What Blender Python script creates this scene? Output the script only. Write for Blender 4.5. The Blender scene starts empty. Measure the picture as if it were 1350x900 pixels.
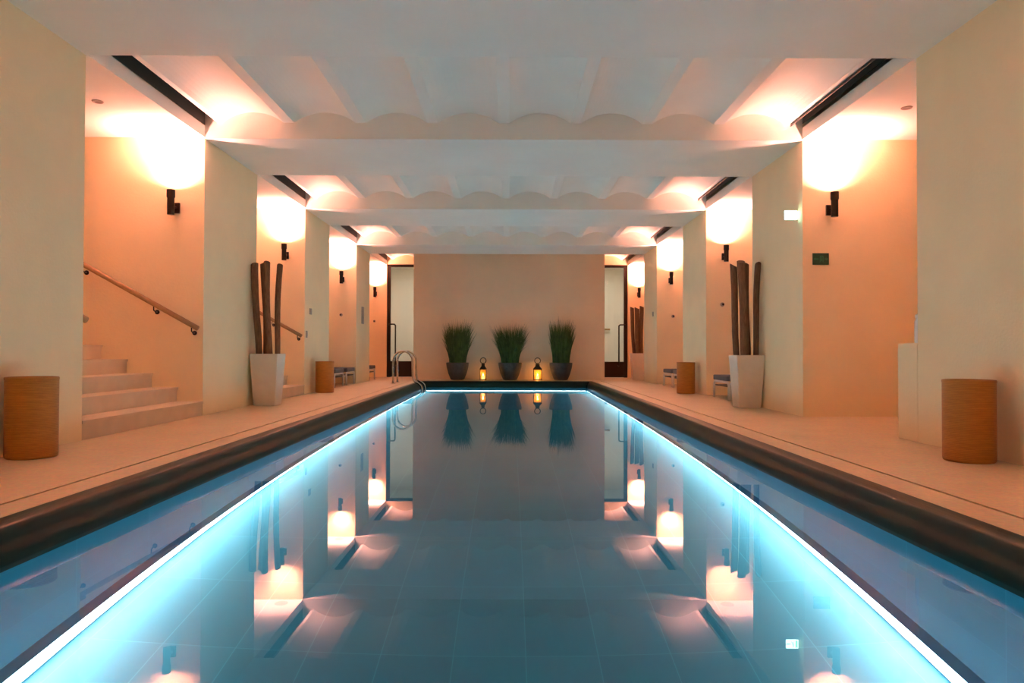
import bpy, bmesh, math, random
from mathutils import Vector, Matrix
random.seed(7)
sc = bpy.context.scene
C = sc.collection
PI = math.pi

# ------------------------------------------------------------------ materials
def new_mat(name):
    m = bpy.data.materials.new(name); m.use_nodes = True
    nt = m.node_tree
    b = nt.nodes['Principled BSDF']
    return m, nt, b

def mat(name, col, rough=0.6, metal=0.0, spec=0.5, var=0.0, vscale=8.0, bump=0.0, bscale=80.0, col2=None, stretch=None):
    m, nt, b = new_mat(name)
    b.inputs['Base Color'].default_value = (*col, 1)
    b.inputs['Roughness'].default_value = rough
    b.inputs['Metallic'].default_value = metal
    b.inputs['Specular IOR Level'].default_value = spec
    tc = nt.nodes.new('ShaderNodeTexCoord')
    mp = nt.nodes.new('ShaderNodeMapping')
    nt.links.new(tc.outputs['Object'], mp.inputs['Vector'])
    if stretch: mp.inputs['Scale'].default_value = stretch
    if var > 0 or col2:
        n = nt.nodes.new('ShaderNodeTexNoise'); n.inputs['Scale'].default_value = vscale
        n.inputs['Detail'].default_value = 5
        nt.links.new(mp.outputs[0], n.inputs['Vector'])
        r = nt.nodes.new('ShaderNodeValToRGB')
        r.color_ramp.elements[0].position = 0.3; r.color_ramp.elements[1].position = 0.7
        c2 = col2 if col2 else tuple(min(1, c*(1+var)) for c in col)
        c1 = col if col2 else tuple(c*(1-var) for c in col)
        r.color_ramp.elements[0].color = (*c1, 1); r.color_ramp.elements[1].color = (*c2, 1)
        nt.links.new(n.outputs['Fac'], r.inputs[0]); nt.links.new(r.outputs[0], b.inputs['Base Color'])
    if bump > 0:
        n2 = nt.nodes.new('ShaderNodeTexNoise'); n2.inputs['Scale'].default_value = bscale
        n2.inputs['Detail'].default_value = 3
        nt.links.new(mp.outputs[0], n2.inputs['Vector'])
        bp = nt.nodes.new('ShaderNodeBump'); bp.inputs['Strength'].default_value = bump
        bp.inputs['Distance'].default_value = 0.01
        nt.links.new(n2.outputs['Fac'], bp.inputs['Height']); nt.links.new(bp.outputs[0], b.inputs['Normal'])
    return m

def emat(name, col, strength):
    m, nt, b = new_mat(name)
    b.inputs['Base Color'].default_value = (*[c*0.8 for c in col], 1)
    b.inputs['Emission Color'].default_value = (*col, 1)
    b.inputs['Emission Strength'].default_value = strength
    return m

PLASTER_COL = (0.89, 0.74, 0.465)
M_wall = mat('wall_plaster', PLASTER_COL, 0.75, var=0.035, vscale=2.2, bump=0.18, bscale=55)
M_ceil = mat('ceiling_plaster', (0.86, 0.86, 0.78), 0.75, var=0.03, vscale=1.6, bump=0.10, bscale=45)
M_backwall = mat('back_wall_plaster', (0.84, 0.67, 0.46), 0.7, var=0.06, vscale=1.3, bump=0.2, bscale=40)
M_dark = mat('slot_dark_metal', (0.055, 0.06, 0.048), 0.5)
M_stair = mat('stair_stone', (0.64, 0.54, 0.38), 0.6, var=0.06, vscale=6, bump=0.05)
M_coping = mat('dark_coping_stone', (0.009, 0.022, 0.017), 0.36, spec=0.10, var=0.25, vscale=4, bump=0.015, bscale=18)
M_drain = mat('drain_slot_dark', (0.02, 0.015, 0.01), 0.8)
M_black = mat('bronze_black_metal', (0.035, 0.022, 0.015), 0.35, metal=0.6)
M_steel = mat('brushed_steel', (0.62, 0.60, 0.57), 0.18, metal=1.0)
M_brass = mat('handrail_brass', (0.42, 0.24, 0.10), 0.5, metal=0.0, var=0.1, vscale=20)
M_white = mat('white_painted_metal', (0.8, 0.78, 0.72), 0.35)
M_cushion = mat('grey_cushion_fabric', (0.13, 0.13, 0.14), 0.9, var=0.1, vscale=60, bump=0.2, bscale=300)
M_vase = mat('vase_cream_ceramic', (0.74, 0.66, 0.55), 0.35, var=0.04, vscale=10)
M_bark = mat('driftwood_brown', (0.13, 0.06, 0.028), 0.8, col2=(0.24, 0.12, 0.06), vscale=14, stretch=(6, 6, 0.8), bump=0.5, bscale=30)
M_pot = mat('pot_dark_clay', (0.05, 0.045, 0.042), 0.55, var=0.25, vscale=16, bump=0.15, bscale=60)
M_soil = mat('pot_soil', (0.03, 0.02, 0.012), 0.95, bump=0.5)
M_leaf = mat('grass_blades_green', (0.03, 0.06, 0.008), 0.6, col2=(0.085, 0.14, 0.022), vscale=9)
M_iron = mat('lantern_iron', (0.05, 0.035, 0.02), 0.5, metal=0.5)
M_wax = emat('candle_wax_lit', (1.0, 0.62, 0.22), 3.0)
M_flame = emat('candle_flame', (1.0, 0.7, 0.3), 25.0)
M_amber = mat('amber_glass_panel', (0.9, 0.45, 0.08), 0.4)
M_vest = mat('lobby_plaster', (0.72, 0.71, 0.66), 0.7)
M_shadow_fitting = mat('ceiling_shadow_and_fitting_grey', (0.45, 0.33, 0.27), 0.6)  # shared by the painted sconce shadows and the small ceiling fittings
M_greyplate = mat('wall_device_grey', (0.35, 0.31, 0.25), 0.5)
M_exit_white = emat('exit_sign_lit_face', (0.66, 1.0, 0.84), 8.0)
M_exit_green = emat('exit_sign_green', (0.25, 0.9, 0.5), 4.0)
M_sign = mat('green_sign_board', (0.012, 0.07, 0.035), 0.45)
M_signmark = mat('green_sign_marks', (0.05, 0.20, 0.10), 0.5)
M_led = emat('pool_light_lens', (0.74, 0.37, 0.335), 44.0)
M_led_house = mat('strip_housing_blue_grey', (0.10, 0.40, 0.60), 0.6)
M_bulb = emat('sconce_bulb_glass', (1.0, 0.7, 0.5), 30.0)

# floor: beige stone mosaic
def floor_mat():
    m, nt, b = new_mat('deck_beige_mosaic')
    tc = nt.nodes.new('ShaderNodeTexCoord')
    v = nt.nodes.new('ShaderNodeTexVoronoi'); v.inputs['Scale'].default_value = 55
    n = nt.nodes.new('ShaderNodeTexNoise'); n.inputs['Scale'].default_value = 2.5; n.inputs['Detail'].default_value = 5
    r = nt.nodes.new('ShaderNodeValToRGB')
    r.color_ramp.elements[0].color = (0.53, 0.41, 0.24, 1); r.color_ramp.elements[1].color = (0.65, 0.53, 0.32, 1)
    mx = nt.nodes.new('ShaderNodeMix'); mx.data_type = 'RGBA'; mx.blend_type = 'MULTIPLY'
    mx.inputs[0].default_value = 0.18
    nt.links.new(tc.outputs['Object'], v.inputs['Vector']); nt.links.new(tc.outputs['Object'], n.inputs['Vector'])
    nt.links.new(n.outputs['Fac'], r.inputs[0])
    nt.links.new(r.outputs[0], mx.inputs[6]); nt.links.new(v.outputs['Color'], mx.inputs[7])
    nt.links.new(mx.outputs[2], b.inputs['Base Color'])
    b.inputs['Roughness'].default_value = 0.5
    bp = nt.nodes.new('ShaderNodeBump'); bp.inputs['Strength'].default_value = 0.1; bp.inputs['Distance'].default_value = 0.005
    nt.links.new(v.outputs['Distance'], bp.inputs['Height']); nt.links.new(bp.outputs[0], b.inputs['Normal'])
    return m
M_floor = floor_mat()

# pool tiles: large blue tiles with pale joints
def tile_mat(name, axes, col, joint, ox=0.0, oy=0.0):
    m, nt, b = new_mat(name)
    tc = nt.nodes.new('ShaderNodeTexCoord')
    sp = nt.nodes.new('ShaderNodeSeparateXYZ'); nt.links.new(tc.outputs['Object'], sp.inputs[0])
    cb = nt.nodes.new('ShaderNodeCombineXYZ')
    a0 = nt.nodes.new('ShaderNodeMath'); a0.operation = 'ADD'; a0.inputs[1].default_value = ox
    a1 = nt.nodes.new('ShaderNodeMath'); a1.operation = 'ADD'; a1.inputs[1].default_value = oy
    nt.links.new(sp.outputs[axes[0]], a0.inputs[0]); nt.links.new(sp.outputs[axes[1]], a1.inputs[0])
    nt.links.new(a0.outputs[0], cb.inputs[0]); nt.links.new(a1.outputs[0], cb.inputs[1])
    br = nt.nodes.new('ShaderNodeTexBrick')
    br.offset = 0.0; br.squash = 1.0
    br.inputs['Scale'].default_value = 1.0
    br.inputs['Brick Width'].default_value = 0.6; br.inputs['Row Height'].default_value = 0.3
    br.inputs['Mortar Size'].default_value = 0.002; br.inputs['Mortar Smooth'].default_value = 0.1
    br.inputs['Color1'].default_value = (*col, 1)
    br.inputs['Color2'].default_value = (*[c*0.9 for c in col], 1)
    br.inputs['Mortar'].default_value = (*joint, 1)
    nt.links.new(cb.outputs[0], br.inputs['Vector'])
    nt.links.new(br.outputs['Color'], b.inputs['Base Color'])
    b.inputs['Roughness'].default_value = 0.45
    b.inputs['Specular IOR Level'].default_value = 0.1
    return m
TILE = (0.09, 0.24, 0.31)
M_tile_floor = tile_mat('pool_floor_tiles', ('Y', 'X'), TILE, (0.12, 0.33, 0.41), 0.0, 9.23)
M_tile_side = tile_mat('pool_wall_tiles', ('Y', 'Z'), (0.07, 0.32, 0.46), (0.09, 0.38, 0.52), 0.0, 9.0)
M_tile_end = tile_mat('pool_end_tiles', ('X', 'Z'), (0.07, 0.32, 0.46), (0.09, 0.38, 0.52), 9.0, 9.0)

def weave_mat():
    m, nt, b = new_mat('woven_rattan_orange')
    tc = nt.nodes.new('ShaderNodeTexCoord')
    w = nt.nodes.new('ShaderNodeTexWave'); w.bands_direction = 'Z'; w.inputs['Scale'].default_value = 32
    w.inputs['Distortion'].default_value = 1.2; w.inputs['Detail'].default_value = 2; w.inputs['Detail Scale'].default_value = 3
    n = nt.nodes.new('ShaderNodeTexNoise'); n.inputs['Scale'].default_value = 14
    mp = nt.nodes.new('ShaderNodeMapping'); mp.inputs['Scale'].default_value = (1, 1, 5)
    nt.links.new(tc.outputs['Object'], w.inputs['Vector']); nt.links.new(tc.outputs['Object'], mp.inputs['Vector'])
    nt.links.new(mp.outputs[0], n.inputs['Vector'])
    r = nt.nodes.new('ShaderNodeValToRGB')
    r.color_ramp.elements[0].color = (0.32, 0.112, 0.010, 1); r.color_ramp.elements[1].color = (0.52, 0.205, 0.022, 1)
    mm = nt.nodes.new('ShaderNodeMath'); mm.operation = 'MULTIPLY_ADD'; mm.inputs[1].default_value = 0.35
    nt.links.new(w.outputs['Fac'], mm.inputs[0]); nt.links.new(n.outputs['Fac'], mm.inputs[2])
    nt.links.new(mm.outputs[0], r.inputs[0]); nt.links.new(r.outputs[0], b.inputs['Base Color'])
    b.inputs['Roughness'].default_value = 0.5
    bp = nt.nodes.new('ShaderNodeBump'); bp.inputs['Strength'].default_value = 0.4; bp.inputs['Distance'].default_value = 0.004
    nt.links.new(w.outputs['Fac'], bp.inputs['Height']); nt.links.new(bp.outputs[0], b.inputs['Normal'])
    return m
M_weave = weave_mat()

def water_mat():
    m, nt, b = new_mat('pool_water_surface')
    nt.nodes.remove(b)
    g = nt.nodes.new('ShaderNodeBsdfGlass'); g.inputs['IOR'].default_value = 1.33; g.inputs['Roughness'].default_value = 0.0
    g.inputs['Color'].default_value = (0.97, 0.99, 1.0, 1)
    n = nt.nodes.new('ShaderNodeTexNoise'); n.inputs['Scale'].default_value = 1.6; n.inputs['Detail'].default_value = 1
    tc = nt.nodes.new('ShaderNodeTexCoord'); nt.links.new(tc.outputs['Object'], n.inputs['Vector'])
    bp = nt.nodes.new('ShaderNodeBump'); bp.inputs['Strength'].default_value = 0.02; bp.inputs['Distance'].default_value = 0.01
    nt.links.new(n.outputs['Fac'], bp.inputs['Height']); nt.links.new(bp.outputs[0], g.inputs['Normal'])
    nt.links.new(g.outputs[0], nt.nodes['Material Output'].inputs['Surface'])
    va = nt.nodes.new('ShaderNodeVolumeAbsorption'); va.inputs['Density'].default_value = 1.0
    va.inputs['Color'].default_value = (1-0.62, 1-0.12, 1-0.06, 1)
    nt.links.new(va.outputs[0], nt.nodes['Material Output'].inputs['Volume'])
    return m
M_water = water_mat()

def glass_mat(name, tint=(1, 1, 1), refl=0.12):
    m, nt, b = new_mat(name)
    nt.nodes.remove(b)
    t = nt.nodes.new('ShaderNodeBsdfTransparent'); t.inputs['Color'].default_value = (*tint, 1)
    g = nt.nodes.new('ShaderNodeBsdfGlossy'); g.inputs['Roughness'].default_value = 0.03
    fr = nt.nodes.new('ShaderNodeFresnel'); fr.inputs['IOR'].default_value = 1.45
    mx = nt.nodes.new('ShaderNodeMixShader')
    nt.links.new(fr.outputs[0], mx.inputs[0]); nt.links.new(t.outputs[0], mx.inputs[1]); nt.links.new(g.outputs[0], mx.inputs[2])
    nt.links.new(mx.outputs[0], nt.nodes['Material Output'].inputs['Surface'])
    return m
M_glass = glass_mat('door_glass', (0.88, 0.89, 0.87))
def amber_mat(name, col, f):
    m, nt, b = new_mat(name); nt.nodes.remove(b)
    t = nt.nodes.new('ShaderNodeBsdfTransparent'); t.inputs['Color'].default_value = (1, 0.85, 0.6, 1)
    g = nt.nodes.new('ShaderNodeBsdfTranslucent'); g.inputs['Color'].default_value = (*col, 1)
    mx = nt.nodes.new('ShaderNodeMixShader'); mx.inputs[0].default_value = f
    nt.links.new(t.outputs[0], mx.inputs[1]); nt.links.new(g.outputs[0], mx.inputs[2])
    nt.links.new(mx.outputs[0], nt.nodes['Material Output'].inputs['Surface'])
    return m
M_lglass = amber_mat('lantern_amber_glass', (1.0, 0.55, 0.12), 0.45)
M_vessel = mat('frosted_vessel_glass', (0.85, 0.8, 0.75), 0.25)

# ------------------------------------------------------------------ mesh helpers
def box(bm, x0, x1, y0, y1, z0, z1):
    vs = [bm.verts.new((x, y, z)) for z in (z0, z1) for y in (y0, y1) for x in (x0, x1)]
    for f in ((0, 2, 3, 1), (4, 5, 7, 6), (0, 1, 5, 4), (2, 6, 7, 3), (0, 4, 6, 2), (1, 3, 7, 5)):
        bm.faces.new([vs[i] for i in f])

def bev(bm, w=0.01, seg=2):
    bmesh.ops.bevel(bm, geom=list(bm.edges), offset=w, segments=seg, affect='EDGES', profile=0.7)

def lathe(bm, prof, n=32, cx=0, cy=0, cap0=True, cap1=True, jitter=0):
    rings = []
    for r, z in prof:
        rings.append([bm.verts.new((cx + r*math.cos(2*PI*k/n), cy + r*math.sin(2*PI*k/n), z)) for k in range(n)])
    for a, b in zip(rings, rings[1:]):
        for k in range(n):
            bm.faces.new((a[k], a[(k+1) % n], b[(k+1) % n], b[k]))
    if cap0: bm.faces.new(list(reversed(rings[0])))
    if cap1: bm.faces.new(rings[-1])

def tube(bm, pts, r, n=10, radii=None, cap=True, flat=1.0):
    pts = [Vector(p) for p in pts]
    rings = []
    up = None
    for i, p in enumerate(pts):
        if i == 0: t = pts[1]-p
        elif i == len(pts)-1: t = p-pts[i-1]
        else: t = (pts[i+1]-p).normalized() + (p-pts[i-1]).normalized()
        t.normalize()
        if up is None:
            up = Vector((0, 0, 1)) if abs(t.z) < 0.9 else Vector((0, 1, 0))
        u = t.cross(up)
        if u.length < 1e-4: u = t.cross(Vector((1, 0, 0)))
        u.normalize(); v = u.cross(t).normalized(); up = v
        rr = radii[i] if radii else r
        rings.append([bm.verts.new(p + u*rr*math.cos(2*PI*k/n) + v*rr*flat*math.sin(2*PI*k/n)) for k in range(n)])
    for a, b in zip(rings, rings[1:]):
        for k in range(n):
            bm.faces.new((a[k], a[(k+1) % n], b[(k+1) % n], b[k]))
    if cap:
        bm.faces.new(list(reversed(rings[0]))); bm.faces.new(rings[-1])

def obj(name, bm, m, parent=None, smooth=False, mats=None):
    bmesh.ops.recalc_face_normals(bm, faces=bm.faces)
    me = bpy.data.meshes.new(name); bm.to_mesh(me); bm.free()
    me.materials.append(m)
    for e in (mats or []): me.materials.append(e)
    if smooth:
        for p in me.polygons: p.use_smooth = True
        if smooth == 'auto':
            try: me.set_sharp_from_angle(angle=math.radians(40))
            except Exception: pass
    o = bpy.data.objects.new(name, me); C.objects.link(o)
    if parent is not None: o.parent = parent
    return o

def thing(name, label, cat, loc, rotz=0, group=None):
    o = bpy.data.objects.new(name, None); C.objects.link(o)
    o.empty_display_size = 0.1
    o.location = loc; o.rotation_euler = (0, 0, rotz)
    o['label'] = label; o['category'] = cat
    if group: o['group'] = group
    return o

def tag(o, label, cat, group=None, kind=None):
    o['label'] = label; o['category'] = cat
    if group: o['group'] = group
    if kind: o['kind'] = kind
    return o

def struct(name, bm, m, label=None, parent=None, smooth=False, mats=None, cat=None):
    o = obj(name, bm, m, parent, smooth, mats)
    if parent is None:
        o['kind'] = 'structure'
        if label: o['label'] = label
        if cat: o['category'] = cat
    return o

def copy_thing(root, loc, rotz, label, group=None):
    r = root.copy(); C.objects.link(r); r.location = loc; r.rotation_euler = (0, 0, rotz)
    r['label'] = label
    if group: r['group'] = group
    for ch in list(root.children):
        c = ch.copy(); C.objects.link(c); c.parent = r
        for g in list(ch.children):
            d = g.copy(); C.objects.link(d); d.parent = c
    return r

# ------------------------------------------------------------------ dimensions
XL, XR = -2.94, 2.82             # planes of the pillar faces
CX = (XL+XR)/2
HB = 2.66                        # underside of beams
HA = 2.67                        # alcove ceiling
TOP = 3.30
OL, OR_ = -6.2, 6.1              # outer walls of the alcoves
YF = -1.5                        # wall behind the camera
PIL = [(-1.5, 1.5), (3.5, 4.97), (6.92, 8.36), (10.33, 11.72), (13.80, 15.10)]
OPEN = [(1.5, 3.5), (4.97, 6.92), (8.36, 10.33), (11.72, 13.80), (15.10, 17.20)]
YE = 17.20
YC = 15.95                       # central wall behind the plants
CWL, CWR = -2.13, 2.10
PW, PCX = 1.72, -0.07            # half width of the basin
PY0, PY1 = 0.5, 15.02            # basin ends
WZ, PZ = -0.128, -1.40
LZ = PZ+0.22                     # underside of the light strips           # water level, basin floor

# ------------------------------------------------------------------ room shell
for side, xp, xo in (('left', XL, OL), ('right', XR, OR_)):
    bm = bmesh.new()
    a, b = min(xp, xo), max(xp, xo)
    for y0, y1 in PIL:
        box(bm, a, b, y0, y1, 0, TOP)
    if side == 'left': box(bm, xo-0.2, xo, YF, YE+0.2, -0.1, TOP)
    else: box(bm, xo, xo+0.2, YF, YE+0.2, -0.1, TOP)
    box(bm, a, b, YE, YE+0.2, -0.1, TOP)
    struct('wall_'+side, bm, M_wall)

bm = bmesh.new(); box(bm, OL, OR_, YF-0.2, YF, -0.1, TOP); struct('wall_front', bm, M_wall)
bm = bmesh.new(); box(bm, CWL, CWR, YC, YE+0.2, 0, TOP); struct('wall_back', bm, M_backwall)
# lintels above the end doors
bm = bmesh.new()
box(bm, XL, CWL, YE, YE+0.2, 2.70, TOP); box(bm, CWR, XR, YE, YE+0.2, 2.70, TOP)
struct('wall_end', bm, M_wall)

# ceiling: alcove slabs, roof and shell vaults
bm = bmesh.new()
for y0, y1 in OPEN:
    box(bm, OL, XL, y0, y1, HA, HA+0.115)
    box(bm, XR, OR_, y0, y1, HA, HA+0.115)
box(bm, OL, OR_, YF, YE+0.2, TOP, TOP+0.1)
SL = 0.12
VX0, VX1 = XL+SL, XR-SL
NV = 8; VW = (VX1-VX0)/NV
ZS, RISE, FL = 2.815, 0.10, 0.05
for y0, y1 in OPEN:
    prof = [(VX0, TOP), (VX0, ZS)]
    for k in range(NV):
        a = VX0 + k*VW + FL; b = VX0 + (k+1)*VW - FL
        prof.append((a, ZS))
        for i in range(1, 16):
            t = i/16
            x = a + (b-a)*t
            # circular segment
            half = (b-a)/2; R = (half*half + RISE*RISE)/(2*RISE)
            z = ZS + math.sqrt(max(0, R*R-(x-(a+b)/2)**2)) - (R-RISE)
            prof.append((x, z))
        prof.append((b, ZS))
    prof += [(VX1, ZS), (VX1, TOP)]
    A = [bm.verts.new((x, y0, z)) for x, z in prof]
    B = [bm.verts.new((x, y1, z)) for x, z in prof]
    for i in range(len(prof)-1):
        bm.faces.new((A[i], A[i+1], B[i+1], B[i]))
o = struct('ceiling', bm, M_ceil)

for i, (y0, y1) in enumerate(PIL):
    bm = bmesh.new(); box(bm, XL, XR, y0, y1, HB, TOP)
    struct('trim_%d' % (i+1), bm, M_ceil)
# dark slots along both sides of the vaults
n = 6
for y0, y1 in OPEN:
    for xa, xb in ((XL, XL+SL), (XR-SL, XR)):
        bm = bmesh.new()
        t = 0.004
        box(bm, xa, xa+t, y0+0.01, y1-0.01, 2.79, 2.93)
        box(bm, xb-t, xb, y0+0.01, y1-0.01, 2.82, 2.93)
        box(bm, xa, xb, y0+0.01, y1-0.01, 2.93, 2.94)
        struct('trim_%d' % n, bm, M_dark); n += 1

# floor slabs around the basin, plus the alcove floors
DR = 1.98  # drain centre distance
CI = 1.81  # coping starts
bm = bmesh.new()
GX = 0.010
def slab(x0, x1, y0, y1): box(bm, x0, x1, y0, y1, -0.20, 0)
slab(OL, CX-DR-GX, YF, YE)
slab(CX-DR+GX, PCX-CI, YF, 15.12+0.1)
slab(CX+DR+GX, OR_, YF, YE)
slab(PCX+CI, CX+DR-GX, YF, 15.12+0.1)
slab(CX-DR+GX, CX+DR-GX, 15.22, YE)
slab(PCX-CI, PCX+CI, 15.07, 15.22)
slab(PCX-CI, PCX+CI, YF, 0.35)
box(bm, CX-DR-GX, CX-DR+GX, 15.22, YE, -0.2, 0); box(bm, CX+DR-GX, CX+DR+GX, 15.22, YE, -0.2, 0)
struct('floor', bm, M_floor)
bm = bmesh.new()
for s in (-1, 1):
    box(bm, CX+s*DR-GX, CX+s*DR+GX, YF, 15.22, -0.05, -0.022)
struct('trim_%d' % n, bm, M_drain); n += 1

# dark bullnose coping, quarter round, all four sides
def coping_profile():
    p = [(0.0, 0.0), (0.02, 0.004)]
    for i in range(0, 13):
        a = i/12*PI/2
        p.append((0.02+0.115*math.sin(a), 0.004-0.150*(1-math.cos(a))))
    p += [(0.135, -0.19), (0.09, -0.22), (0.0, -0.22)]
    return p
bm = bmesh.new()
prof = coping_profile()
cy0, cy1 = 0.35, 15.07
# rings mitred around a rectangle; d = inward distance from the outer edge
corners = lambda d, z: [(PCX-CI+d, cy0+d, z), (PCX+CI-d, cy0+d, z), (PCX+CI-d, cy1-d, z), (PCX-CI+d, cy1-d, z)]
rings = [[bm.verts.new(c) for c in corners(d, z)] for d, z in prof]
for a, b in zip(rings, rings[1:]+rings[:1]):
    for k in range(4):
        bm.faces.new((a[k], a[(k+1) % 4], b[(k+1) % 4], b[k]))
o = struct('pool_coping', bm, M_coping, smooth='auto')
tag(o, 'dark rounded stone coping around the edge of the pool', 'pool coping')

# basin
bx0, bx1 = PCX-PW, PCX+PW
by0, by1 = cy0+(CI-PW), cy1-(CI-PW)
bm = bmesh.new(); box(bm, bx0-0.1, bx1+0.1, by0-0.1, by1+0.1, PZ-0.1, PZ)
o = struct('pool_floor', bm, M_tile_floor); tag(o, 'blue tiled floor of the swimming pool under the water', 'pool floor')
for x0, x1, y0, y1, m, lab in (
        (bx0-0.08, bx0, by0, by1, M_tile_side, 'blue tiled long left side wall of the pool'),
        (bx1, bx1+0.08, by0, by1, M_tile_side, 'blue tiled long right side wall of the pool'),
        (bx0-0.08, bx1+0.08, by0-0.08, by0, M_tile_end, 'blue tiled near end wall of the pool'),
        (bx0-0.08, bx1+0.08, by1, by1+0.08, M_tile_end, 'blue tiled far end wall of the pool')):
    bm = bmesh.new(); box(bm, x0, x1, y0, y1, PZ, -0.20)
    o = struct('pool_wall', bm, m); tag(o, lab, 'pool wall')

# water surface
bm = bmesh.new()
wi = 0.128
box(bm, bx0-0.0008, bx1+0.0008, by0-0.0008, by1+0.0008, PZ-0.0008, WZ)
o = obj('pool_water', bm, M_water)
tag(o, 'calm blue water filling the long swimming pool', 'water', kind='stuff')

# light strips at the foot of the basin walls: housing + lens
def led(name_label, p0, p1, nrm):
    d = (Vector(p1)-Vector(p0)); L = d.length
    ang = math.atan2(d.y, d.x)
    t = thing('pool_light_strip', name_label, 'light strip', (p0[0], p0[1], LZ), ang, 'glowing strips along the pool walls')
    s = nrm
    def prism(pts, x0, x1):
        b = bmesh.new()
        A = [b.verts.new((x0, y*s, z)) for y, z in pts]; B = [b.verts.new((x1, y*s, z)) for y, z in pts]
        b.faces.new(A); b.faces.new(B)
        for i in range(len(pts)): b.faces.new((A[i], B[i], B[(i+1) % len(pts)], A[(i+1) % len(pts)]))
        return b
    # slim ledge on the wall with the tall diffuser leaning back beneath it
    obj('housing', prism([(0.0015, 0.010), (0.062, 0.010), (0.062, 0.002), (0.0015, 0.002)], 0.0, L), M_led_house, t)
    obj('lens', prism([(0.002, 0.001), (0.062, 0.001), (0.0635, 0.010), (0.0655, 0.010), (0.0655, 0.0), (0.010, -0.185), (0.002, -0.185)], 0.01, L-0.01), M_led, t)
led('long glowing strip along the foot of the left pool wall', (bx0, by0+0.1), (bx0, by1-0.03), -1)
led('long glowing strip along the foot of the right pool wall', (bx1, by0+0.1), (bx1, by1-0.03), 1)
led('short glowing strip across the far end of the pool', (bx0+0.07, by1), (bx1-0.07, by1), -1)

# ------------------------------------------------------------------ stairs in the first two left bays
def staircase(y0, y1, label):
    bm = bmesh.new()
    tr, rs, N = 0.242, 0.134, 11
    for k in range(N):
        x1 = XL - 0.005 - k*tr
        x0 = x1 - tr if k < N-1 else OL
        z = (k+1)*rs
        box(bm, x0, x1, y0, y1, 0, z-0.022)
        box(bm, x0-0.0, x1+0.012, y0, y1, z-0.022, z)
    o = struct('staircase', bm, M_stair)
    tag(o, label, 'stairs')
staircase(OPEN[1][0], OPEN[1][1], 'wide stone steps rising left out of the nearest bay')
staircase(OPEN[2][0], OPEN[2][1], 'stone steps in the second left bay, behind the tall vase')

def handrail(y, s, label):
    # s = +1: rail stands in front (towards -y) of a wall at y ; -1: towards +y
    yy = y - 0.075*s
    xa, xb = XL-0.02, OL+0.6
    sl = 0.134/0.242
    t = thing('handrail', label, 'handrail', (xa, yy, 0.83), 0)
    L = xb-xa
    bm = bmesh.new(); tube(bm, [(0, 0, 0), (L, 0, -L*sl)], 0.024, 14); obj('rail', bm, M_brass, t, True)
    for f in (-0.06, -0.42, -1.10, -1.8, -2.4):
        bm = bmesh.new()
        z = -f*sl
        tube(bm, [(f, 0.0, z-0.018), (f, 0.0, z-0.06), (f, 0.035*s, z-0.075), (f, 0.073*s, z-0.075)], 0.006, 8)
        tube(bm, [(f, 0.066*s, z-0.075), (f, 0.0745*s, z-0.075)], 0.022, 14)
        obj('bracket', bm, M_black, t, True)
handrail(OPEN[1][1], 1, 'brass handrail on the lit wall above the nearest stone steps')
handrail(OPEN[1][0], -1, 'brass handrail end peeking out beyond the nearest left pillar')
handrail(OPEN[2][1], 1, 'brass handrail in the second left bay, seen beside the driftwood')

# ------------------------------------------------------------------ sconces
def make_sconce():
    t = thing('wall_sconce', '', 'wall lamp', (0, 0, 0))
    bm = bmesh.new(); lathe(bm, [(0.030, 0.0), (0.0325, 0.004), (0.0325, 0.155)], 28); obj('body', bm, M_black, t, 'auto')
    bm = bmesh.new()
    lathe(bm, [(0.0325, 0.155), (0.038, 0.168), (0.038, 0.235), (0.034, 0.235), (0.034, 0.18), (0.0, 0.18)], 28, cap0=False, cap1=False)
    obj('collar', bm, M_black, t, 'auto')
    bm = bmesh.new(); tube(bm, [(0, 0.03, 0.085), (0, 0.115, 0.085)], 0.012, 12); obj('arm', bm, M_black, t, True)
    bm = bmesh.new(); box(bm, -0.03, 0.03, 0.105, 0.13, 0.035, 0.135); bev(bm, 0.004); obj('wall_plate', bm, M_black, t)
    bm = bmesh.new(); lathe(bm, [(0.002, 0.183), (0.014, 0.186), (0.018, 0.20), (0.012, 0.215), (0.002, 0.219)], 16); obj('bulb', bm, M_bulb, t, True)
    return t
sc0 = make_sconce()
LAMP_COL = (1.0, 0.36, 0.29)
LAMP_W = 245.0
slabels = {
 ('l', 0): None, ('r', 0): None,  # foremost pair is out of view, added to light the hall
 ('l', 1): 'black tube sconce on the lit wall above the nearest stair handrail',
 ('r', 1): 'black tube sconce on the pink wall above the dark green sign',
 ('l', 2): 'black tube sconce in the second left bay above the driftwood vase',
 ('r', 2): 'black tube sconce in the second right bay, just left of the driftwood tops',
 ('l', 3): 'black tube sconce in the third left bay above two loungers',
 ('r', 3): 'black tube sconce in the third right bay, between two grey pillars',
 ('l', 4): 'small far sconce beside the left glass door',
 ('r', 4): 'small far sconce beside the right glass door'}
first = True
SHADOW_DISC = {('l', 1): 'round painted shadow on the ceiling above the sconce by the nearest steps',
        ('r', 1): 'round painted shadow on the ceiling above the sconce over the green sign',
        ('l', 2): 'round painted shadow on the ceiling of the second left bay',
        ('r', 2): 'round painted shadow on the ceiling of the second right bay',
        ('l', 3): 'round painted shadow on the ceiling of the third left bay',
        ('r', 3): 'round painted shadow on the ceiling of the third right bay',
        ('l', 4): 'round painted shadow on the ceiling beside the left glass door',
        ('r', 4): 'round painted shadow on the ceiling beside the right glass door'}
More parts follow.
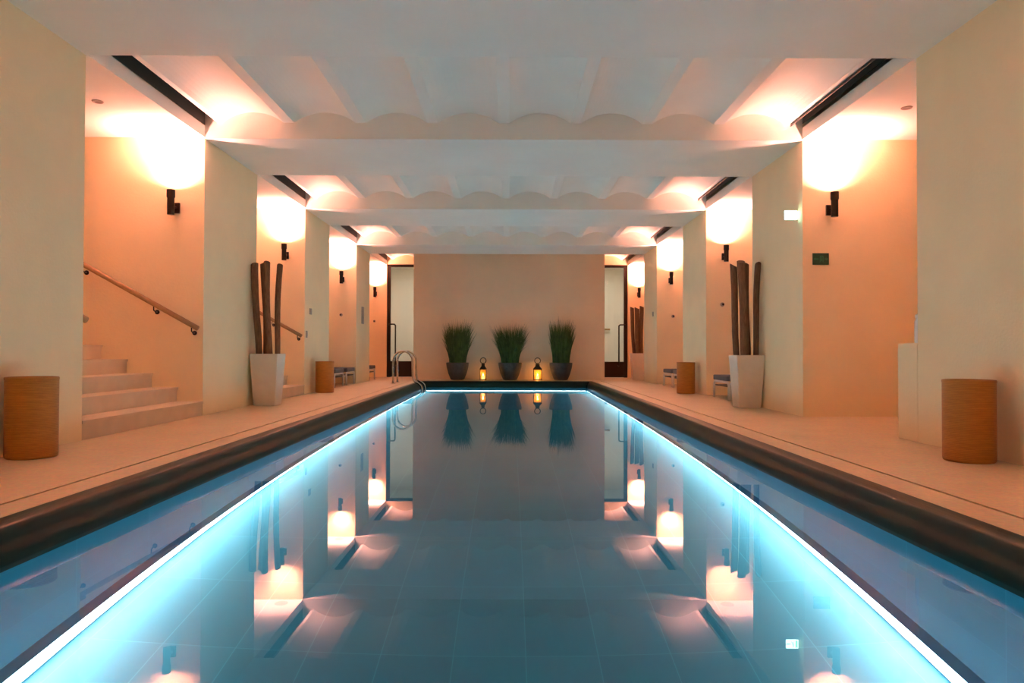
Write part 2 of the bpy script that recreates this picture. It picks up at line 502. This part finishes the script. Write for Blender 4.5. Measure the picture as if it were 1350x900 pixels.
for i, (y0, y1) in enumerate(OPEN):
    for s, x in (('l', CX-3.14), ('r', CX+3.13)):
        y = y1-0.132
        lab = slabels[(s, i)] or ('unseen black tube sconce added in the foremost %s bay' % ('left' if s == 'l' else 'right'))
        if first: sc0.location = (x, y, 1.90); sc0['label'] = lab; sc0['group'] = 'tube sconces in the bays'; first = False
        else: copy_thing(sc0, (x, y, 1.90), 0, lab, 'tube sconces in the bays')
        for pw, ang_ in ((LAMP_W*0.58, 108), (LAMP_W*0.42, 158)):   # focused beam and softer spill of the same lamp
            ld = bpy.data.lights.new('sconce_light', 'SPOT'); ld.energy = pw; ld.color = LAMP_COL
            ld.spot_size = math.radians(ang_); ld.spot_blend = 1.0; ld.shadow_soft_size = 0.026
            lo = bpy.data.objects.new('sconce_light', ld); C.objects.link(lo)
            lo.location = (x, y, 1.90+0.232); lo.rotation_euler = (PI, 0, 0)
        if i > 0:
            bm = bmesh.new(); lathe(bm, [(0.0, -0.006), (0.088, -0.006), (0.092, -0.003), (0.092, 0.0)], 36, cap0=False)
            o = obj('ceiling_shadow_disc', bm, M_shadow_fitting, smooth='auto'); o.location = (x, y-0.02, HA)  # thin darker disc, paints the round shadow cast above the sconce
            tag(o, SHADOW_DISC[(s, i)], 'painted shadow', 'painted round shadows above the sconces')

# tiny recessed spots in the nearest alcove ceilings
for x, y, lab in ((-3.40, 5.92, 'small round recessed fitting in the ceiling above the nearest steps'),
                  (3.32, 6.0, 'small round recessed fitting in the ceiling of the nearest right bay')):
    bm = bmesh.new(); lathe(bm, [(0.028, -0.001), (0.036, -0.007), (0.042, -0.007), (0.045, 0.0)], 24)
    o = obj('ceiling_fitting', bm, M_shadow_fitting, smooth='auto'); o.location = (x, y, HA); tag(o, lab, 'ceiling fitting')

# ------------------------------------------------------------------ rattan bins
def make_bin():
    t = thing('rattan_bin', '', 'bin', (0, 0, 0))
    bm = bmesh.new()
    lathe(bm, [(0.126, 0.0), (0.132, 0.006), (0.134, 0.02), (0.134, 0.445)], 64, cap1=False)
    lathe(bm, [(0.125, 0.445), (0.125, 0.02)], 64, cap0=False, cap1=True)
    obj('body', bm, M_weave, t, 'auto')
    bm = bmesh.new()
    lathe(bm, [(0.125, 0.445), (0.134, 0.445), (0.136, 0.452), (0.136, 0.461), (0.132, 0.465), (0.127, 0.465), (0.124, 0.460), (0.125, 0.445)], 64, cap0=False, cap1=False)
    obj('rim', bm, M_weave, t, 'auto')
    return t
b0 = make_bin(); b0.location = (-2.775, 4.2, 0); b0['label'] = 'large orange rattan bin against the nearest left pillar'; b0['group'] = 'orange rattan bins along the pool'
copy_thing(b0, (2.635, 4.13, 0), 2.1, 'large orange rattan bin against the nearest right pillar', 'orange rattan bins along the pool')
copy_thing(b0, (-2.755, 10.75, 0), 1.0, 'small-looking far orange rattan bin against the third left pillar', 'orange rattan bins along the pool')
copy_thing(b0, (2.63, 10.75, 0), 4.0, 'small-looking far orange rattan bin against the third right pillar', 'orange rattan bins along the pool')

# ------------------------------------------------------------------ tall vases and driftwood
def make_vase():
    t = thing('tall_vase', '', 'vase', (0, 0, 0))
    bm = bmesh.new()
    def ring(h, z): return [bm.verts.new((sx*h, sy*h, z)) for sx, sy in ((-1, -1), (1, -1), (1, 1), (-1, 1))]
    rr = [ring(0.119, 0.0), ring(0.122, 0.01), ring(0.156, 0.585), ring(0.144, 0.585), ring(0.138, 0.47)]
    for a, b in zip(rr, rr[1:]):
        for k in range(4): bm.faces.new((a[k], a[(k+1) % 4], b[(k+1) % 4], b[k]))
    bm.faces.new(list(reversed(rr[0]))); bm.faces.new(rr[-1])
    bmesh.ops.bevel(bm, geom=list(bm.edges), offset=0.006, segments=2, affect='EDGES')
    obj('body', bm, M_vase, t, 'auto')
    return t
def log(vx, vy, bx, by, tx, ty, top, r, lab, grp, seed, grain=0.0):
    rnd = random.Random(seed)
    bm = bmesh.new()
    N = 16
    z0 = 0.475
    ph = rnd.uniform(0, 6)
    seg = 18
    ringl = []
    for i in range(N):
        f = i/(N-1)
        z = z0 + (top-z0)*f
        fx = bx + (tx-bx)*f + 0.008*math.sin(f*5+ph); fy = by + (ty-by)*f + 0.008*math.cos(f*4+ph)
        ring = []
        for k in range(seg):
            a = 2*PI*k/seg
            rad = r*(0.92+0.16*f)*(1 + 0.10*math.sin(3*a+ph) + 0.06*math.sin(5*a+f*2+ph) + rnd.uniform(-0.025, 0.025))
            dz = (0.02*math.cos(a+ph) if i == N-1 else 0)
            ring.append(bm.verts.new((fx+rad*math.cos(a), fy+rad*math.sin(a), z+dz)))
        ringl.append(ring)
    for a, b in zip(ringl, ringl[1:]):
        for k in range(seg): bm.faces.new((a[k], a[(k+1) % seg], b[(k+1) % seg], b[k]))
    bm.faces.new(list(reversed(ringl[0]))); bm.faces.new(ringl[-1])
    o = obj('driftwood_pole', bm, M_bark, smooth='auto'); o.location = (vx, vy, 0)
    tag(o, lab, 'wood pole', grp)
v0 = make_vase(); V1 = (-2.765, 8.25, 0); V2 = (2.665, 8.10, 0); V3 = (2.83, 15.9, 0)
G = 'tall square vases by the pillars'
v0.location = V1; v0['label'] = 'tall tapered square vase against the second left pillar'; v0['group'] = G
copy_thing(v0, V2, 0, 'tall tapered square vase against the second right pillar', G)
copy_thing(v0, V3, 0, 'far square vase beside the right glass door', G)
T = 1.61
gl = 'driftwood poles in the left vase'
log(*V1[:2], -0.085, -0.06, -0.140, -0.05, T-0.01, 0.037, 'leftmost driftwood pole in the left vase, leaning left', gl, 1)
log(*V1[:2], -0.025, 0.035, -0.050, 0.02, T+0.02, 0.040, 'second driftwood pole from the left in the left vase', gl, 2)
log(*V1[:2], 0.035, -0.055, -0.002, -0.060, T+0.01, 0.033, 'third driftwood pole in the left vase, crossing toward the second', gl, 3)
log(*V1[:2], 0.090, 0.03, 0.118, 0.03, T-0.01, 0.030, 'rightmost driftwood pole in the left vase, standing apart', gl, 4)
gr = 'driftwood poles in the right vase'
log(*V2[:2], -0.090, 0.05, -0.140, 0.04, T-0.01, 0.033, 'leftmost driftwood pole in the right vase, leaning left', gr, 5)
log(*V2[:2], -0.030, -0.05, -0.078, -0.06, T+0.02, 0.040, 'tallest driftwood pole in the right vase, second from left', gr, 6)
log(*V2[:2], 0.025, 0.06, -0.003, 0.06, T+0.0, 0.038, 'third driftwood pole from the left in the right vase', gr, 7)
log(*V2[:2], 0.080, -0.04, 0.118, -0.03, T, 0.030, 'rightmost driftwood pole in the right vase, close to the pillar', gr, 8)
g3 = 'driftwood poles in the far vase'
log(*V3[:2], -0.075, 0.05, -0.130, 0.05, T-0.02, 0.036, 'leftmost driftwood pole in the far vase, leaning toward the door', g3, 9)
log(*V3[:2], -0.010, -0.04, -0.035, -0.04, T-0.03, 0.044, 'middle driftwood pole in the far vase by the glass door', g3, 10)
log(*V3[:2], 0.075, 0.02, 0.080, 0.02, T+0.0, 0.040, 'rightmost driftwood pole in the far vase by the glass door', g3, 11)

# ------------------------------------------------------------------ loungers (foot end towards the pool; local +x runs into the bay)
def make_lounger():
    t = thing('sun_lounger', '', 'sun lounger', (0, 0, 0))
    W, L, H = 0.33, 1.85, 0.225
    def arch(x):
        r = 0.06; pts = [(x, -W, 0.0), (x, -W, H-r)]
        for i in range(1, 7):
            a = i/6*PI/2; pts.append((x, -W+r-r*math.cos(a), H-r+r*math.sin(a)))
        for i in range(0, 7):
            a = i/6*PI/2; pts.append((x, W-r+r*math.sin(a), H-r+r*math.cos(a)))
        pts.append((x, W, 0.0))
        bm = bmesh.new(); tube(bm, pts, 0.016, 10); return bm
    obj('foot_end_legs', arch(0.02), M_white, t, True)
    obj('head_end_legs', arch(L-0.25), M_white, t, True)
    bm = bmesh.new()
    for y in (-W, W): tube(bm, [(0.02, y, H-0.06), (L, y, H-0.06)], 0.014, 8)
    tube(bm, [(L, -W, H-0.06), (L, W, H-0.06)], 0.014, 8)
    obj('side_rails', bm, M_white, t, True)
    bm = bmesh.new(); box(bm, 0.03, L, -W+0.02, W-0.02, H-0.062, H-0.045); obj('sling', bm, M_dark, t)
    bm = bmesh.new(); box(bm, 0.0, 1.15, -W+0.015, W-0.015, H+0.016, H+0.085); bev(bm, 0.022, 3); obj('seat_cushion', bm, M_cushion, t, True)
    bm = bmesh.new(); box(bm, 1.16, L, -W+0.015, W-0.015, H+0.016, H+0.085); bev(bm, 0.022, 3); obj('back_cushion', bm, M_cushion, t, True)
    return t
l0 = make_lounger(); GL = 'white framed loungers standing in the bays'
l0.location = (XR-0.02, 9.60, 0); l0['label'] = 'white lounger with grey cushion just left of the right vase'; l0['group'] = GL
copy_thing(l0, (XR-0.02, 8.86, 0), 0, 'white lounger mostly hidden behind the right vase', GL)
copy_thing(l0, (XR+0.0, 12.92, 0), 0, 'white lounger left of the far right rattan bin', GL)
copy_thing(l0, (XR+0.0, 12.14, 0), 0, 'white lounger partly hidden behind the far right rattan bin', GL)
copy_thing(l0, (XL+0.0, 12.50, 0), PI, 'white lounger right beside the far left rattan bin', GL)
copy_thing(l0, (XL+0.0, 13.40, 0), PI, 'white lounger against the fourth left pillar, second from the bin', GL)
copy_thing(l0, (XL+0.0, 15.48, 0), PI, 'farthest lounger, just showing behind the fourth left pillar', GL)

# ------------------------------------------------------------------ pool ladder
t = thing('pool_ladder', 'steel pool ladder with two hoop rails at the far left corner', 'pool ladder', (0, 0, 0))
for y in (13.80, 14.33):
    pts = [(-2.23, y, 0.0), (-2.23, y, 0.36)]
    xa, xb, h = -2.23, -1.86, 0.60
    cxm, rx, rz = (xa+xb)/2, (xb-xa)/2, 0.20
    for i in range(0, 13):
        a = PI - i/12*PI
        pts.append((cxm+rx*math.cos(a), y, 0.42+rz*math.sin(a)))
    pts += [(-1.86, y, 0.30), (-1.855, y, 0.14), (-1.83, y, 0.05), (-1.74, y, 0.0), (-1.69, y, -0.05), (-1.675, y, -0.14), (-1.675, y, -0.95)]
    bm = bmesh.new(); tube(bm, pts, 0.020, 12); obj('rail', bm, M_steel, t, True)
    bm = bmesh.new(); lathe(bm, [(0.045, 0.0), (0.045, 0.008), (0.022, 0.014)], 20); o = obj('floor_flange', bm, M_steel, t, 'auto'); o.location = (-2.23, y, 0)
for z in (-0.30, -0.55, -0.80):
    bm = bmesh.new(); box(bm, -1.705, -1.635, 13.80, 14.33, z-0.012, z+0.012); obj('step', bm, M_steel, t)

# ------------------------------------------------------------------ grass planters against the end wall
def pot(x, y, rt, h, lab, gw, gh, seed, nb, lean):
    rnd = random.Random(seed)
    t = thing('grass_planter', lab, 'potted plant', (x, y, 0))
    t['group'] = 'grass planters on the far deck'
    bm = bmesh.new()
    lathe(bm, [(rt*0.50, 0.0), (rt*0.60, 0.012), (rt*0.80, h*0.35), (rt*0.95, h*0.72), (rt, h*0.93), (rt*0.99, h),
               (rt*0.90, h), (rt*0.87, h*0.90)], 40, cap1=False)
    obj('pot', bm, M_pot, t, 'auto')
    bm = bmesh.new(); lathe(bm, [(0.0, h*0.90), (rt*0.88, h*0.90)], 30, cap0=False, cap1=False); obj('soil', bm, M_soil, t)
    bm = bmesh.new()
    for k in range(nb):
        a = rnd.uniform(0, 2*PI); rr = rt*0.72*math.sqrt(rnd.random())
        bx, by = rr*math.cos(a), rr*math.sin(a)*0.9
        H = gh*rnd.uniform(0.62, 1.05)
        if rnd.random() < 0.06: H *= 1.1
        sp = gw*rnd.uniform(0.15, 1.0)
        ox = bx*0.3+sp*math.cos(a)+lean*rnd.uniform(0.3, 1.0); oy = (sp*math.sin(a))*0.75
        if y + by + oy > YC-0.04: oy = YC-0.04-y-by
        w = rnd.uniform(0.0035, 0.0075)
        wa = rnd.uniform(0, PI); wx, wy = math.cos(wa)*w, math.sin(wa)*w
        droop = rnd.uniform(0.0, 0.12) if rnd.random() < 0.8 else rnd.uniform(0.15, 0.3)
        prev = None
        for i in range(6):
            f = i/5
            px = bx + ox*(f**1.7); py = by + oy*(f**1.7); pz = h*0.88 + H*(f - droop*f**3)
            k2 = (1-f**2)*0.95+0.05
            v = (bm.verts.new((px-wx*k2, py-wy*k2, pz)), bm.verts.new((px+wx*k2, py+wy*k2, pz)))
            if prev: bm.faces.new((prev[0], prev[1], v[1], v[0]))
            prev = v
    obj('grass', bm, M_leaf, t)
pot(-1.13, 15.62, 0.245, 0.375, 'dark pot of tall grass, left of the three planters', 0.19, 0.95, 3, 1300, 0.03)
pot(0.01, 15.62, 0.255, 0.375, 'dark pot of widest bushy grass, middle of the three planters', 0.26, 0.88, 4, 1500, 0.0)
pot(1.11, 15.62, 0.25, 0.375, 'dark pot of narrow upright grass, right of the three planters', 0.12, 1.0, 5, 1100, 0.03)

# ------------------------------------------------------------------ lanterns
def lantern(x, y, w, lab, watt):
    t = thing('candle_lantern', lab, 'lantern', (x, y, 0)); t['group'] = 'candle lanterns between the planters'
    h0, h1 = 0.022, 0.235
    bm = bmesh.new(); box(bm, -w*1.12, w*1.12, -w*1.12, w*1.12, 0.0, 0.018); bev(bm, 0.003); obj('base', bm, M_iron, t)
    bm = bmesh.new()
    for sx in (-1, 1):
        for sy in (-1, 1):
            box(bm, sx*w-0.006, sx*w+0.006, sy*w-0.006, sy*w+0.006, 0.018, h1)
    box(bm, -w-0.008, w+0.008, -w-0.008, -w+0.006, h1-0.012, h1); box(bm, -w-0.008, w+0.008, w-0.006, w+0.008, h1-0.012, h1)
    box(bm, -w-0.008, -w+0.006, -w, w, h1-0.012, h1); box(bm, w-0.006, w+0.008, -w, w, h1-0.012, h1)
    obj('frame', bm, M_iron, t)
    bm = bmesh.new()
    for s in (-1, 1):
        for ax in (0, 1):
            if ax == 0: vs = [(-w, s*w, 0.018), (w, s*w, 0.018), (w, s*w, h1-0.01), (-w, s*w, h1-0.01)]
            else: vs = [(s*w, -w, 0.018), (s*w, w, 0.018), (s*w, w, h1-0.01), (s*w, -w, h1-0.01)]
            bm.faces.new([bm.verts.new(v) for v in vs])
    obj('glass', bm, M_lglass, t)
    bm = bmesh.new()
    def ring(h, z): return [bm.verts.new((sx*h, sy*h, z)) for sx, sy in ((-1, -1), (1, -1), (1, 1), (-1, 1))]
    rr = [ring(w*1.15, h1), ring(w*1.1, h1+0.01), ring(w*0.55, h1+0.065), ring(w*0.5, h1+0.09), ring(w*0.62, h1+0.095), ring(0.012, h1+0.125)]
    for a, b in zip(rr, rr[1:]):
        for k in range(4): bm.faces.new((a[k], a[(k+1) % 4], b[(k+1) % 4], b[k]))
    bm.faces.new(list(reversed(rr[0]))); bm.faces.new(rr[-1])
    obj('roof', bm, M_iron, t)
    bm = bmesh.new(); R = 0.062; cz = h1+0.12+R
    pts = [(R*math.sin(a), 0, cz-R*math.cos(a)) for a in [2*PI*i/28 for i in range(29)]]
    tube(bm, pts, 0.0085, 8, cap=False); obj('carrying_ring', bm, M_iron, t, True)
    bm = bmesh.new(); lathe(bm, [(0.034, 0.018), (0.034, 0.085), (0.030, 0.090), (0.012, 0.087)], 24); cd = obj('candle', bm, M_wax, t, 'auto')
    bm = bmesh.new(); lathe(bm, [(0.001, 0.095), (0.008, 0.103), (0.0095, 0.112), (0.005, 0.128), (0.0008, 0.142)], 14); obj('flame', bm, M_flame, cd, True)
    ld = bpy.data.lights.new('candle_light', 'POINT'); ld.energy = watt; ld.color = (1.0, 0.5, 0.15); ld.shadow_soft_size = 0.012
    lo = bpy.data.objects.new('candle_light', ld); C.objects.link(lo); lo.location = (x, y, 0.155)
lantern(-0.575, 15.64, 0.066, 'dim candle lantern between the left and middle grass planters', 0.35)
lantern(0.605, 15.64, 0.084, 'bright amber candle lantern between the middle and right grass planters', 1.3)

# ------------------------------------------------------------------ end doors
def door(n_, x0, x1, hinge_out):
    # hinge_out = -1: black stile on the left (left door), +1: on the right
    root = bpy.data.objects.new('door_%d' % n_, None); C.objects.link(root); root.location = ((x0+x1)/2, YE+0.06, 0)
    root['kind'] = 'structure'
    w = (x1-x0)/2 - 0.004
    st = 0.085
    bm = bmesh.new()
    box(bm, -w, -w+st, -0.03, 0.03, 0.0, 2.69); box(bm, w-st, w, -0.03, 0.03, 0.0, 2.69)
    box(bm, -w+st, w-st, -0.03, 0.03, 2.63, 2.69)
    obj('door_frame', bm, M_black, root)
    bm = bmesh.new(); box(bm, -w+st, w-st, -0.025, 0.025, 0.006, 0.38); obj('kick_panel', bm, M_black, root)
    bm = bmesh.new(); box(bm, -w+st, w-st, -0.004, 0.004, 0.38, 2.63); obj('glass_pane', bm, M_glass, root)
    hx0 = hinge_out*(w-st*0.5); hx = hinge_out*(w-st*0.5-0.17)
    bm = bmesh.new()
    tube(bm, [(hx0, -0.02, 1.26), (hx0, -0.09, 1.26), (hx+hinge_out*0.03, -0.09, 1.26), (hx, -0.09, 1.23), (hx, -0.09, 0.30), (hx, -0.02, 0.28)], 0.018, 10)
    obj('pull_handle', bm, M_black, root, True)
    # lobby behind the door
door(1, XL, CWL, -1)
door(2, CWR, XR, 1)
for nm, x0, x1 in (('lobby_left', XL, CWL), ('lobby_right', CWR, XR)):
    bm = bmesh.new(); Y0, Y1 = YE+0.2, YE+2.0
    a, b = x0-0.5, x1+0.5
    box(bm, a, b, Y1, Y1+0.1, 0, 2.9); box(bm, a-0.1, a, Y0, Y1, 0, 2.9); box(bm, b, b+0.1, Y0, Y1, 0, 2.9)
    box(bm, a, b, Y0, Y1, 2.8, 2.9); box(bm, a, b, YE, Y1, -0.1, -0.001)
    struct('wall_'+nm, bm, M_vest)
    ld = bpy.data.lights.new('lobby_light', 'AREA'); ld.energy = 20; ld.color = (1.0, 0.86, 0.76); ld.size = 0.3
    lo = bpy.data.objects.new('lobby_light', ld); C.objects.link(lo); lo.location = ((x0+x1)/2, YE+0.45, 2.79)
bm = bmesh.new(); tube(bm, [(2.05, YE+1.92, 1.21), (2.66, YE+1.92, 1.21)], 0.026, 12)
for q in (2.12, 2.58): tube(bm, [(q, YE+1.92, 1.20), (q, YE+1.998, 1.20)], 0.008, 8)
o = obj('lobby_handrail', bm, M_brass, smooth=True); tag(o, 'brown rail on the wall seen through the right glass door', 'handrail')

# ------------------------------------------------------------------ signs and small wall fittings
# lit exit sign standing out from the second right pillar, facing the front of the hall
t = thing('exit_sign', 'small glowing white and green exit sign on the second right pillar', 'exit sign', (XR-0.068, 7.05, 1.915))
bm = bmesh.new(); box(bm, -0.062, 0.062, -0.014, 0.014, 0.0, 0.092); bev(bm, 0.002); obj('housing', bm, M_white, t)
bm = bmesh.new(); box(bm, 0.062, 0.068, -0.008, 0.008, 0.02, 0.072); obj('bracket', bm, M_white, t)
for sy in (-1,):
    def quad(pts):
        yf = sy*0.0175
        A = [bm.verts.new((x*sy*-1, yf, z)) for x, z in pts]; B = [bm.verts.new((x*sy*-1, yf-0.0008*sy, z)) for x, z in pts]
        bm.faces.new(A); bm.faces.new(list(reversed(B)))
        for i in range(len(pts)): bm.faces.new((A[i], B[i], B[(i+1) % len(pts)], A[(i+1) % len(pts)]))
    bm = bmesh.new(); box(bm, -0.060, 0.060, *sorted((sy*0.0145, sy*0.0165)), 0.003, 0.089); obj('lit_face', bm, M_exit_white, t)
    k = 0.72
    bm = bmesh.new(); quad([(-0.052, 0.046), (-0.040, 0.034), (-0.040, 0.041), (-0.016, 0.041), (-0.016, 0.051), (-0.040, 0.051), (-0.040, 0.058)]); obj('arrow', bm, M_exit_green, t)
    bm = bmesh.new()
    quad([(0.006, 0.063), (0.014, 0.063), (0.014, 0.071), (0.006, 0.071)])
    quad([(0.002, 0.036), (0.012, 0.034), (0.017, 0.060), (0.006, 0.061)])
    quad([(0.002, 0.036), (0.009, 0.034), (-0.008, 0.018), (-0.013, 0.023)])
    quad([(0.006, 0.036), (0.012, 0.034), (0.026, 0.018), (0.020, 0.014)])
    obj('running_figure', bm, M_exit_green, t)
    bm = bmesh.new(); quad([(0.032, 0.014), (0.052, 0.014), (0.052, 0.078), (0.032, 0.078)]); obj('doorway_symbol', bm, M_exit_green, t)

# dark green direction sign on the pink wall
t = thing('direction_sign', 'dark green emergency direction sign on the pink wall under the sconce', 'sign', (2.99, OPEN[1][1], 1.46))
bm = bmesh.new(); box(bm, -0.078, 0.078, -0.012, 0.0, 0.0, 0.112); bev(bm, 0.003); obj('board', bm, M_sign, t)
bm = bmesh.new()
def quad2(pts):
    A = [bm.verts.new((x, -0.0135, z)) for x, z in pts]; B = [bm.verts.new((x, -0.0125, z)) for x, z in pts]
    bm.faces.new(A); bm.faces.new(list(reversed(B)))
    for i in range(len(pts)): bm.faces.new((A[i], B[i], B[(i+1) % len(pts)], A[(i+1) % len(pts)]))
quad2([(-0.070, 0.055), (-0.054, 0.04), (-0.054, 0.05), (-0.022, 0.05), (-0.022, 0.06), (-0.054, 0.06), (-0.054, 0.07)])
obj('arrow', bm, M_signmark, t); bm = bmesh.new()
quad2([(-0.010, 0.026), (-0.004, 0.026), (-0.004, 0.086), (-0.010, 0.086)])
quad2([(0.018, 0.026), (0.024, 0.026), (0.024, 0.086), (0.018, 0.086)])
quad2([(-0.004, 0.080), (0.018, 0.080), (0.018, 0.086), (-0.004, 0.086)])
quad2([(0.003, 0.036), (0.012, 0.036), (0.013, 0.062), (0.002, 0.062)])
quad2([(0.003, 0.065), (0.011, 0.065), (0.011, 0.074), (0.003, 0.074)])
obj('door_symbol', bm, M_signmark, t); bm = bmesh.new()
quad2([(0.034, 0.05), (0.054, 0.05), (0.054, 0.04), (0.070, 0.055), (0.054, 0.07), (0.054, 0.06), (0.034, 0.06)])
obj('arrow', bm, M_signmark, t)

# small round hooks on the lit bay walls
def hook(x, y, z, lab):
    t = thing('robe_hook', lab, 'robe hook', (x, y, z)); t['group'] = 'little round knobs on the bay walls'
    bm = bmesh.new(); tube(bm, [(0, 0, 0), (0, -0.012, 0)], 0.030, 18); obj('rosette', bm, M_greyplate, t, 'auto')
    bm = bmesh.new(); tube(bm, [(0, -0.012, 0), (0, -0.035, 0), (0, -0.045, 0)], 0.012, 12, radii=[0.009, 0.012, 0.016]); obj('knob', bm, M_black, t, 'auto')
hook(CX+3.11, OPEN[2][1], 1.30, 'small dark hook on the second right bay wall under its sconce')
hook(CX+3.19, OPEN[3][1], 1.30, 'small dark hook on the third right bay wall under its sconce')
hook(CX-3.17, OPEN[3][1], 1.31, 'small dark hook on the third left bay wall under its sconce')
hook(CX-3.17, OPEN[4][1], 1.33, 'small dark hook on the farthest left bay wall by the glass door')

def plate(x, y, z, wy, hz, s, lab, name, cat):
    t = thing(name, lab, cat, (x, y, z))
    bm = bmesh.new(); box(bm, 0 if s > 0 else -0.012, 0.012 if s > 0 else 0, -wy/2, wy/2, -hz/2, hz/2); bev(bm, 0.003); obj('cover', bm, M_greyplate, t)
    bm = bmesh.new(); box(bm, 0.0125 if s > 0 else -0.016, 0.016 if s > 0 else -0.0125, -wy*0.3, wy*0.3, -hz*0.3, hz*0.3); obj('button', bm, M_greyplate, t)
plate(XL, 10.62, 1.20, 0.10, 0.09, 1, 'small square grey switch high on the third left pillar', 'wall_switch', 'switch')
plate(XL, 10.42, 0.86, 0.05, 0.10, 1, 'narrow grey plate low on the near edge of the third left pillar', 'wall_switch', 'switch')
plate(XL, 14.38, 1.33, 0.20, 0.34, 1, 'tall grey panel on the fourth left pillar', 'wall_panel', 'wall panel')
plate(XR, 14.15, 1.36, 0.08, 0.09, -1, 'small square switch on the fourth right pillar', 'wall_switch', 'switch')

# low partition beside the nearest right pillar with a glass vessel on it
bm = bmesh.new(); box(bm, XR+0.004, XR+0.55, OPEN[1][0]+0.012, 5.235, 0, 0.685)
bmesh.ops.bevel(bm, geom=list(bm.edges), offset=0.004, segments=2, affect='EDGES')
o = obj('low_partition', bm, M_wall); tag(o, 'waist-low plastered partition beside the nearest right pillar', 'partition')
t = thing('glass_vessel', 'slim pale glass vessel on the low partition beside the right pillar', 'glass vessel', (XR+0.055, 5.045, 0.6855))
bm = bmesh.new(); lathe(bm, [(0.03, 0.0), (0.032, 0.01), (0.032, 0.15), (0.022, 0.17), (0.02, 0.175)], 24, cap1=False); obj('body', bm, M_vessel, t, 'auto')
bm = bmesh.new(); lathe(bm, [(0.024, 0.175), (0.027, 0.18), (0.027, 0.198), (0.02, 0.203)], 24); obj('stopper', bm, M_white, t, 'auto')

# ------------------------------------------------------------------ world, camera, view
w = bpy.data.worlds.new('World'); sc.world = w; w.use_nodes = True
w.node_tree.nodes['Background'].inputs[0].default_value = (0, 0, 0, 1)

cam = bpy.data.cameras.new('Camera'); co = bpy.data.objects.new('Camera', cam); C.objects.link(co)
F = 950.0
cam.sensor_width = 36; cam.lens = 36*F/1350
cam.clip_start = 0.05; cam.clip_end = 100
pitch = math.atan(13/F); yaw = -math.atan(3/F); roll = math.radians(0.15)
Mx = Matrix.Rotation(yaw, 4, 'Z') @ Matrix.Rotation(PI/2+pitch, 4, 'X') @ Matrix.Rotation(roll, 4, 'Z')
co.matrix_world = Matrix.Translation((0, 0, 0.62)) @ Mx
sc.camera = co

sc.view_settings.view_transform = 'Standard'; sc.view_settings.look = 'None'
sc.view_settings.gamma = 1; sc.view_settings.use_curve_mapping = False
sc.view_settings.exposure = 0.5
cy = sc.cycles
cy.max_bounces = 14; cy.diffuse_bounces = 8; cy.glossy_bounces = 5; cy.transmission_bounces = 6; cy.transparent_max_bounces = 8
cy.caustics_reflective = False; cy.caustics_refractive = True
cy.blur_glossy = 1.0
cy.sample_clamp_indirect = 30.0
cy.use_denoising = True
try: cy.denoiser = 'OPENIMAGEDENOISE'
except Exception: pass
